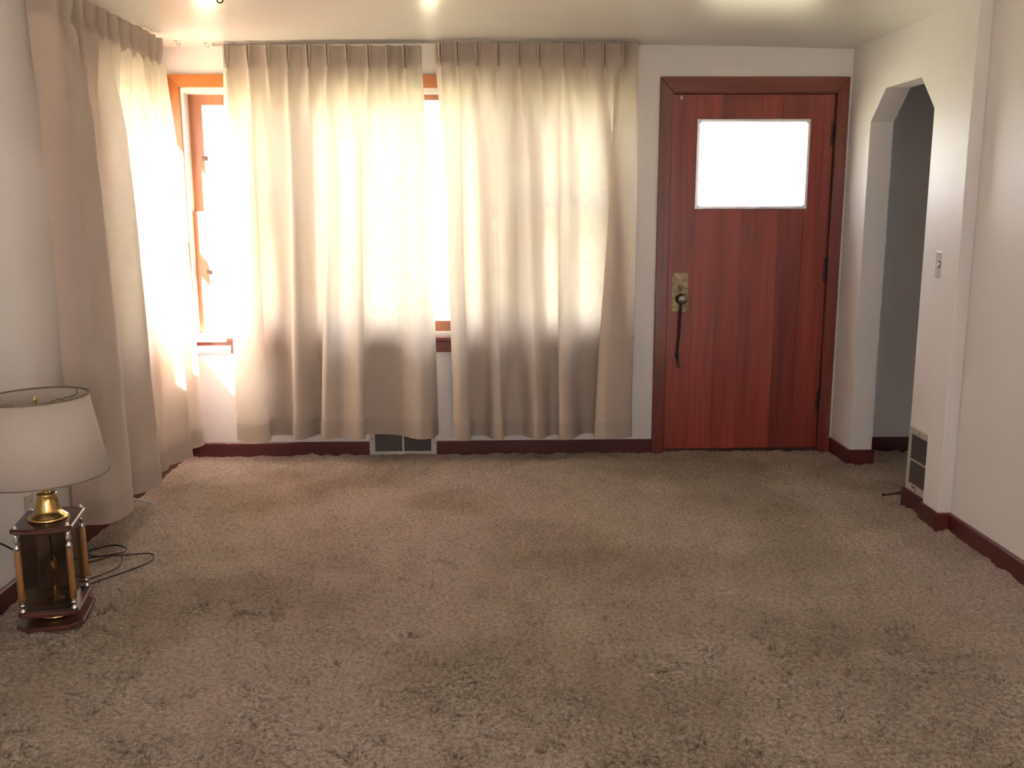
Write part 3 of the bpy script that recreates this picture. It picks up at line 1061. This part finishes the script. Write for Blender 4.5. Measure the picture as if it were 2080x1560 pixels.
def rod(name, label, a, b_, nrm, zc):
    root = empty(name, tuple((Vector(a) + Vector(b_)) / 2))
    tag(root, label, 'curtain rod', 'traverse rods')
    a, b_, nrm = Vector(a), Vector(b_), Vector(nrm)
    ax = (b_ - a).normalized()
    L = (b_ - a).length
    Mx = Matrix((ax, nrm, Vector((0, 0, 1)))).transposed().to_4x4()
    Mx.translation = a
    n = 24
    mb = MB()
    prof = [(-0.007, -0.005), (0.007, -0.005), (0.007, 0.005), (-0.007, 0.005)]
    vv, ff = [], []
    for i in range(n + 1):
        p = a + ax * (L * i / n)
        z = zc(p.x, p.y)
        for (q, w) in prof:
            vv.append((p.x + nrm.x * q, p.y + nrm.y * q, z + w))
        if i:
            for k in range(4):
                k2 = (k + 1) % 4
                ff.append(((i - 1) * 4 + k, (i - 1) * 4 + k2, i * 4 + k2, i * 4 + k))
    ff += [(0, 1, 2, 3), tuple(n * 4 + k for k in (3, 2, 1, 0))]
    mb.add(vv, ff)
    obj('track', mb, M_ROD, root)
    for t in (0.05, 0.5, 0.95):
        p = a + ax * (L * t)
        z = zc(p.x, p.y)
        w = 0.011
        pts = [p + ax * w * s1 + nrm * 0.010 * s2 for s1, s2 in ((-1, -1), (1, -1), (1, 1), (-1, 1))]
        mbb = MB().add([(q.x, q.y, z + 0.0045) for q in pts] + [(q.x, q.y, z + 0.0095) for q in pts],
                       [(0, 1, 2, 3), (4, 7, 6, 5), (0, 4, 5, 1), (1, 5, 6, 2), (2, 6, 7, 3), (3, 7, 4, 0)])
        obj('bracket', mbb, M_STEEL, root)
    return root


rod('curtain_rod', 'thin curtain track along the ceiling above the front window', (-1.455, D - 0.096, H), (0.838, D - 0.114, H), (0, -1, 0), lambda x, y: ceil_z(x, y) - 0.0090)
rod('curtain_rod', 'thin curtain track along the ceiling above the left wall drape', (XL + 0.086, 3.86, H), (XL + 0.086, 5.10, H), (1, 0, 0), lambda x, y: ceil_z(x, y) - 0.0090)
# little cord-pulley brackets left on the ceiling by the corner
for (x, y), lab in (((-1.615, D - 0.20), 'small wire hook on the ceiling in the corner between the two curtain tracks'),
                    ((-1.485, D - 0.12), 'small wire hook on the ceiling at the end of the front curtain track')):
    e_ = empty('ceiling_hook', (x, y, ceil_z(x, y)))
    tag(e_, lab, 'hook', 'small ceiling hooks')
    z = ceil_z(x, y)
    obj('screw_plate', MB().box(x - 0.010, x + 0.010, y - 0.006, y + 0.006, z - 0.003, z + 0.001), M_ROD, e_, 0.001)
    obj('wire', MB().tube(catmull([(x, y, z), (x + 0.004, y, z - 0.014), (x + 0.012, y - 0.002, z - 0.026), (x + 0.020, y - 0.002, z - 0.022), (x + 0.018, y, z - 0.012)], 5), 0.0018, 6), M_ROD, e_)
# dark plant hook further into the room
x, y = -1.085, 4.17
z = ceil_z(x, y)
e_ = empty('plant_hook', (x, y, z))
tag(e_, 'black iron hook screwed into the ceiling at the top edge', 'hook')
obj('base', MB().lathe([(0.012, 0.0), (0.012, -0.004), (0.005, -0.009)], (x, y, z), 16), M_BLACK, e_)
obj('hook', MB().tube(catmull([(x, y, z - 0.006), (x - 0.002, y, z - 0.018), (x - 0.013, y, z - 0.028), (x - 0.008, y, z - 0.041), (x + 0.006, y, z - 0.040), (x + 0.012, y, z - 0.030)], 6), 0.0028, 8), M_BLACK, e_)


# ------------------------------------------------------------------ wall registers
def register(name, label, org, U, Nn, w, h, vertical):
    """org: lower-left corner on the wall; U along width; slats fill two openings"""
    org, U, Nn = Vector(org), Vector(U), Vector(Nn)
    root = empty(name, tuple(org + U * (w / 2)))
    tag(root, label, 'vent', 'wall registers')
    Mx = Matrix((U, Nn, Vector((0, 0, 1)))).transposed().to_4x4()
    Mx.translation = org

    def bx(nm, x0, x1, y0, y1, z0, z1, mat, par, bev=0.0):
        return obj(nm, MB().box(x0, x1, y0, y1, z0, z1, Mx), mat, par, bev)
    fr = 0.026
    mb = MB()
    if vertical:
        op = [(fr, w - fr, 0.038, h / 2 - 0.004), (fr, w - fr, h / 2 + 0.004, h - 0.030)]
        mb.box(0, fr, 0, 0.010, 0, h, Mx); mb.box(w - fr, w, 0, 0.010, 0, h, Mx)
        mb.box(fr, w - fr, 0, 0.010, 0, 0.038, Mx); mb.box(fr, w - fr, 0, 0.010, h - 0.030, h, Mx)
        mb.box(fr, w - fr, 0, 0.010, h / 2 - 0.004, h / 2 + 0.004, Mx)
    else:
        op = [(0.030, w / 2 - 0.006, 0.018, h - 0.018), (w / 2 + 0.006, w - 0.030, 0.018, h - 0.018)]
        mb.box(0, 0.030, 0, 0.012, 0, h, Mx); mb.box(w - 0.030, w, 0, 0.012, 0, h, Mx)
        mb.box(0.030, w - 0.030, 0, 0.012, 0, 0.018, Mx); mb.box(0.030, w - 0.030, 0, 0.012, h - 0.018, h, Mx)
        mb.box(w / 2 - 0.006, w / 2 + 0.006, 0, 0.012, 0.018, h - 0.018, Mx)
    obj('frame', mb, M_GREYV if vertical else M_STEEL, root, 0.002)
    bx('backing', 0.005, w - 0.005, 0.0004, 0.0016, 0.005, h - 0.005, M_BLACK, root)
    for (x0, x1, z0, z1) in op:
        n = max(3, int(round((z1 - z0) / 0.0165)))
        for k in range(n):
            zc = z0 + (k + 0.5) * (z1 - z0) / n
            th = (z1 - z0) / n
            a = th * 0.48
            v_ = [(x0, 0.0062, zc - a), (x1, 0.0062, zc - a), (x1, 0.0030, zc + a), (x0, 0.0030, zc + a),
                  (x0, 0.0050, zc - a), (x1, 0.0050, zc - a), (x1, 0.0018, zc + a), (x0, 0.0018, zc + a)]
            obj('slat', MB().add([Mx @ Vector(p) for p in v_], [(0, 1, 2, 3), (7, 6, 5, 4), (0, 4, 5, 1), (2, 6, 7, 3), (0, 3, 7, 4), (1, 5, 6, 2)]), M_DARKV, root)
    spots = ((0.013, h * 0.66), (w - 0.013, h * 0.66)) if not vertical else ((w / 2, h - 0.014), (w / 2, 0.016))
    rot = Nn.to_track_quat('Z', 'Y').to_matrix()
    for sx, sz in spots:
        p = Mx @ Vector((sx, 0.0115 if not vertical else 0.0095, sz))
        obj('screw', MB().lathe([(0.0042, 0.0), (0.0036, 0.002), (0.001, 0.003)], tuple(p), 10, M=rot), M_HINGE, root)
    if vertical:
        p = Mx @ Vector((w / 2, 0.0095, 0.030))
        obj('lever', MB().tube([p, p + Nn * 0.014, p + Nn * 0.018 + Vector((0, 0, 0.012))], 0.0028, 8), M_HINGE, root)
    return root


register('wall_register', 'low cream metal register with dark louvres under the front drapes', (-0.690, D, -0.004), (1, 0, 0), (0, -1, 0), 0.389, 0.150, False)
register('wall_register', 'upright metal register low on the wall beside the archway', (XA, 4.432, 0.078), (0, -1, 0), (-1, 0, 0), 0.222, 0.305, True)

# ------------------------------------------------------------------ light switch by the arch
e_ = empty('light_switch', (XA, 4.265, 1.11))
tag(e_, 'grey-white toggle light switch plate on the wall beside the archway', 'switch')
obj('plate', MB().box(XA - 0.006, XA, 4.228, 4.306, 1.110, 1.226), M_SWITCH, e_, 0.003)
obj('toggle', MB().add([(XA - 0.006, 4.262, 1.160), (XA - 0.006, 4.272, 1.160), (XA - 0.006, 4.272, 1.178), (XA - 0.006, 4.262, 1.178),
                        (XA - 0.018, 4.263, 1.152), (XA - 0.018, 4.271, 1.152), (XA - 0.016, 4.271, 1.162), (XA - 0.016, 4.263, 1.162)],
                       [(0, 1, 2, 3), (4, 7, 6, 5), (0, 4, 5, 1), (1, 5, 6, 2), (2, 6, 7, 3), (3, 7, 4, 0)]), M_SWITCH, e_, 0.001)
obj('toggle_slot', MB().box(XA - 0.0066, XA - 0.0058, 4.259, 4.275, 1.154, 1.184), M_HINGE, e_)
rot = Vector((-1, 0, 0)).to_track_quat('Z', 'Y').to_matrix()
for zz in (1.135, 1.201):
    obj('screw', MB().lathe([(0.003, 0), (0.0026, 0.0012), (0.0008, 0.0018)], (XA - 0.006, 4.267, zz), 10, M=rot), M_STEEL, e_)

# ------------------------------------------------------------------ outlet on the left wall
e_ = empty('wall_outlet', (XL, 3.57, 0.25))
tag(e_, 'ivory wall outlet plate on the left wall behind the lamp', 'outlet')
obj('plate', MB().box(XL, XL + 0.006, 3.53, 3.60, 0.235, 0.350), M_CREAMP, e_, 0.003)
for zz in (0.265, 0.320):
    s = obj('socket', MB().box(XL + 0.0055, XL + 0.0075, 3.549, 3.581, zz - 0.014, zz + 0.014), M_CREAMP, e_, 0.002)
    for yy in (3.558, 3.572):
        obj('slot', MB().box(XL + 0.0073, XL + 0.0079, yy - 0.001, yy + 0.001, zz - 0.005, zz + 0.005), M_BLACK, s)

# ------------------------------------------------------------------ loose ends at the baseboards
e_ = empty('white_cable', (XL + 0.06, 4.50, 0))
tag(e_, 'stiff white cable end poking out over the baseboard under the left drape', 'cable')
pts = catmull([(XL + 0.016, 4.455, 0.048), (XL + 0.036, 4.462, 0.050), (XL + 0.066, 4.475, 0.040), (XL + 0.118, 4.490, 0.022)], 6)
obj('sheath', MB().tube(pts, 0.0065, 8), M_CORDW, e_)
obj('plug_tip', MB().tube([pts[-1], (pts[-1][0] + 0.016, pts[-1][1] + 0.004, pts[-1][2] - 0.005)], [0.0085, 0.007], 10), M_CORDW, e_)
e_ = empty('door_stop', (XA - 0.03, 4.47, 0.03))
tag(e_, 'short dark brown prong sticking out of the baseboard end below the archway', 'door stop')
pts = [(XA - 0.004, 4.459, 0.044), (XA - 0.030, 4.466, 0.038), (XA - 0.062, 4.475, 0.030), (XA - 0.086, 4.480, 0.026)]
obj('shank', MB().tube(pts, [0.010, 0.007, 0.0055, 0.005], 10), M_HINGE, e_)
obj('tip', MB().tube([pts[-1], (pts[-1][0] - 0.012, pts[-1][1] + 0.003, pts[-1][2] - 0.002)], [0.0068, 0.006], 10), M_LEATHER, e_)

# ------------------------------------------------------------------ lamp
LC = Vector((-1.533, 3.228, 0))
LROT = math.radians(11.0)
lamp = empty('table_lamp', tuple(LC))
tag(lamp, 'lamp with white drum shade, brass neck and walnut four-column base standing on the carpet', 'lamp')
cr_, sr_ = math.cos(LROT), math.sin(LROT)


def lp(x, y, z=0.0):
    return (LC.x + x * cr_ - y * sr_, LC.y + x * sr_ + y * cr_, z)


def plate(nm, hx, hy, clip, bow, z0, z1, mat):
    """oblong plate with clipped corners, bowed front and back"""
    poly = []
    for k in range(9):
        t = -1 + 2 * k / 8
        poly.append((t * (hx - clip), -hy - bow * (1 - t * t)))
    poly += [(hx, -hy + clip), (hx, hy - clip)]
    for k in range(9):
        t = 1 - 2 * k / 8
        poly.append((t * (hx - clip), hy + bow * (1 - t * t)))
    poly += [(-hx, hy - clip), (-hx, -hy + clip)]
    e = 0.004
    layers = [(1 - e / hx, z0), (1, z0 + e), (1, z1 - e), (1 - e / hx, z1)]
    n = len(poly)
    vv = [lp(p[0] * s, p[1] * s, z) for s, z in layers for p in poly]
    ff = [tuple(range(n))[::-1], tuple(range(3 * n, 4 * n))]
    for j in range(3):
        for i in range(n):
            k = (i + 1) % n
            ff.append((j * n + i, j * n + k, (j + 1) * n + k, (j + 1) * n + i))
    return obj(nm, MB().add(vv, ff), mat, lamp)


Z0 = 0.002
plate('foot_plate', 0.108, 0.136, 0.036, 0.004, Z0, 0.018, M_WALNUT)
obj('brass_ring', MB().lathe([(0.060, 0.020), (0.078, 0.021), (0.082, 0.027), (0.076, 0.032), (0.070, 0.034), (0.073, 0.039), (0.070, 0.046), (0.055, 0.047)], lp(0, 0), 40), M_BRASS, lamp)
plate('lower_plate', 0.098, 0.118, 0.012, 0.012, 0.047, 0.064, M_WALNUT)
plate('upper_plate', 0.098, 0.118, 0.012, 0.012, 0.346, 0.364, M_WALNUT)
cp = 0.082
for sx in (-1, 1):
    for sy in (-1, 1):
        c = lp(sx * cp, sy * 0.102)
        prof_lo = [(0.012, 0.064), (0.0125, 0.070), (0.007, 0.076), (0.006, 0.080), (0.0115, 0.086), (0.012, 0.092), (0.008, 0.098), (0.010, 0.102), (0.010, 0.106)]
        prof_hi = [(0.0098, 0.288), (0.0115, 0.292), (0.0115, 0.298), (0.0065, 0.304), (0.006, 0.308), (0.0095, 0.316), (0.010, 0.324), (0.007, 0.336), (0.008, 0.346)]
        col = obj('column', MB().lathe([(0.0105, 0.104), (0.0108, 0.15), (0.0108, 0.25), (0.0098, 0.290)], c, 16), M_OAKCOL, lamp)
        obj('turned_foot', MB().lathe(prof_lo, c, 16), M_CHROME, col)
        obj('turned_cap', MB().lathe(prof_hi, c, 16), M_CHROME, col)
        obj('acorn_nut', MB().lathe([(0.0095, 0.364), (0.0095, 0.366), (0.006, 0.368), (0.0065, 0.373), (0.004, 0.377), (0.001, 0.378)], c, 12), M_CHROME, col)
for (xa, xb, ya, yb) in ((-0.070, 0.070, -0.094, -0.091), (-0.070, 0.070, 0.091, 0.094), (-0.076, -0.073, -0.089, 0.089), (0.073, 0.076, -0.089, 0.089)):
    vv = [lp(x, y, z) for z in (0.064, 0.346) for x, y in ((xa, ya), (xb, ya), (xb, yb), (xa, yb))]
    obj('glass_panel', MB().add(vv, [(0, 3, 2, 1), (4, 5, 6, 7), (0, 1, 5, 4), (1, 2, 6, 5), (2, 3, 7, 6), (3, 0, 4, 7)]), M_SMOKE, lamp)
obj('inner_candle', MB().lathe([(0.030, 0.064), (0.030, 0.070), (0.012, 0.074), (0.012, 0.150), (0.015, 0.156), (0.018, 0.175), (0.014, 0.200), (0.004, 0.222)], lp(0, 0), 20), M_BRASS, lamp)
obj('centre_rod', MB().lathe([(0.005, 0.222), (0.005, 0.346)], lp(0.0, 0.0), 10), M_CORDB, lamp)
obj('brass_neck', MB().lathe([(0.066, 0.364), (0.068, 0.370), (0.060, 0.377), (0.047, 0.386), (0.041, 0.400), (0.036, 0.430), (0.032, 0.449), (0.034, 0.454), (0.028, 0.457), (0.010, 0.458), (0.0085, 0.52)], lp(0, 0), 40), M_BRASS, lamp)
SC = (-1.542, 3.228, 0)
obj('socket', MB().lathe([(0.008, 0.52), (0.018, 0.525), (0.019, 0.575), (0.014, 0.58)], SC, 18), M_BRASS, lamp)
obj('bulb', MB().lathe([(0.013, 0.58), (0.014, 0.60), (0.028, 0.635), (0.030, 0.655), (0.022, 0.678), (0.004, 0.688)], SC, 20), M_BULB, lamp)
hp = catmull([(-0.022, 0, 0.53), (-0.045, 0, 0.57), (-0.058, 0, 0.64), (-0.045, 0, 0.715), (-0.012, 0, 0.748), (0.012, 0, 0.748), (0.045, 0, 0.715), (0.058, 0, 0.64), (0.045, 0, 0.57), (0.022, 0, 0.53)], 5)
obj('harp', MB().tube([(SC[0] + p[0] * 0.8, SC[1] + p[0] * 0.6, p[2]) for p in hp], 0.0022, 8), M_BRASS, lamp)
# shade: a slightly tipped drum with bound edges and a wire spider
rb, rtp, zb_, zt_ = 0.2165, 0.173, 0.522, 0.796
TILT = Matrix.Rotation(math.radians(-1.2), 3, 'Y')
sc_c = Vector((SC[0], SC[1], 0.66))


def sp(r, a, z):
    p = TILT @ Vector((r * math.cos(a), r * math.sin(a), z - 0.66))
    return (sc_c.x + p.x, sc_c.y + p.y, sc_c.z + p.z)


n = 72
vv, ff = [], []
lay = [(rb, zb_), (rtp, zt_), (rtp - 0.0012, zt_), (rb - 0.0012, zb_)]
for r_, z_ in lay:
    vv += [sp(r_, 2 * math.pi * i / n, z_) for i in range(n)]
for j in range(4):
    for i in range(n):
        k = (i + 1) % n
        ff.append((j * n + i, j * n + k, ((j + 1) % 4) * n + k, ((j + 1) % 4) * n + i))
sh = obj('lamp_shade', MB().add(vv, ff, True), M_SHADE, lamp)
for p_ in sh.data.polygons:
    p_.use_smooth = True
obj('top_braid', MB().tube([sp(rtp, 2 * math.pi * i / n, zt_) for i in range(n)], 0.0032, 8, closed=True), M_TRIMB, sh)
obj('bottom_braid', MB().tube([sp(rb, 2 * math.pi * i / n, zb_) for i in range(n)], 0.0022, 8, closed=True), M_TRIMB, sh)
for q in range(3):
    a = math.radians(62 + 120 * q)
    pts = [sp(rtp - 0.002, a, zt_ - 0.002), sp(rtp - 0.004, a, zt_ - 0.024), sp(rtp - 0.055, a, zt_ - 0.028), sp(rtp - 0.065, a, zt_ - 0.036), sp(rtp - 0.075, a, zt_ - 0.026), sp(0.05, a, zt_ - 0.034), sp(0.008, a, zt_ - 0.040)]
    obj('spider_wire', MB().tube(catmull(pts, 4), 0.0017, 6), M_TRIMB, sh)
obj('spider_ring', MB().lathe([(0.012, zt_ - 0.044), (0.012, zt_ - 0.039), (0.006, zt_ - 0.038)], SC, 16), M_BRASS, sh)
obj('finial', MB().lathe([(0.007, zt_ - 0.038), (0.0085, zt_ - 0.030), (0.0055, zt_ - 0.024), (0.007, zt_ - 0.014), (0.005, zt_ - 0.002), (0.001, zt_ + 0.003)], SC, 14), M_BRASS, lamp)
# cord: out of the base, coiled on the carpet, and up to the left
z = 0.006
loops = catmull([lp(0.03, 0.13, 0.034), (-1.535, 3.46, 0.012), (-1.517, 3.525, z), (-1.44, 3.63, z), (-1.385, 3.72, z), (-1.385, 3.79, z), (-1.42, 3.83, z), (-1.53, 3.80, 0.010), (-1.63, 3.79, 0.012),
                 (-1.685, 3.86, z), (-1.61, 3.935, z), (-1.54, 3.90, z), (-1.525, 3.84, 0.010), (-1.56, 3.795, 0.016), (-1.66, 3.755, 0.012), (-1.69, 3.70, z), (-1.62, 3.72, 0.012), (-1.53, 3.78, 0.018),
                 (-1.495, 3.74, 0.010), (-1.495, 3.66, z), (-1.54, 3.56, 0.010), (-1.60, 3.50, 0.010), (-1.68, 3.52, 0.010)], 8)
obj('power_cord', MB().tube(loops, 0.0032, 7), M_CORDB, lamp)
tail = catmull([lp(-0.06, 0.125, 0.08), (-1.64, 3.37, 0.13), (-1.69, 3.32, 0.20), (-1.735, 3.26, 0.265), (-1.752, 3.16, 0.312), (-1.753, 3.00, 0.335), (-1.753, 2.80, 0.34)], 8)
obj('power_cord', MB().tube(tail, 0.0036, 7), M_CORDB, lamp)
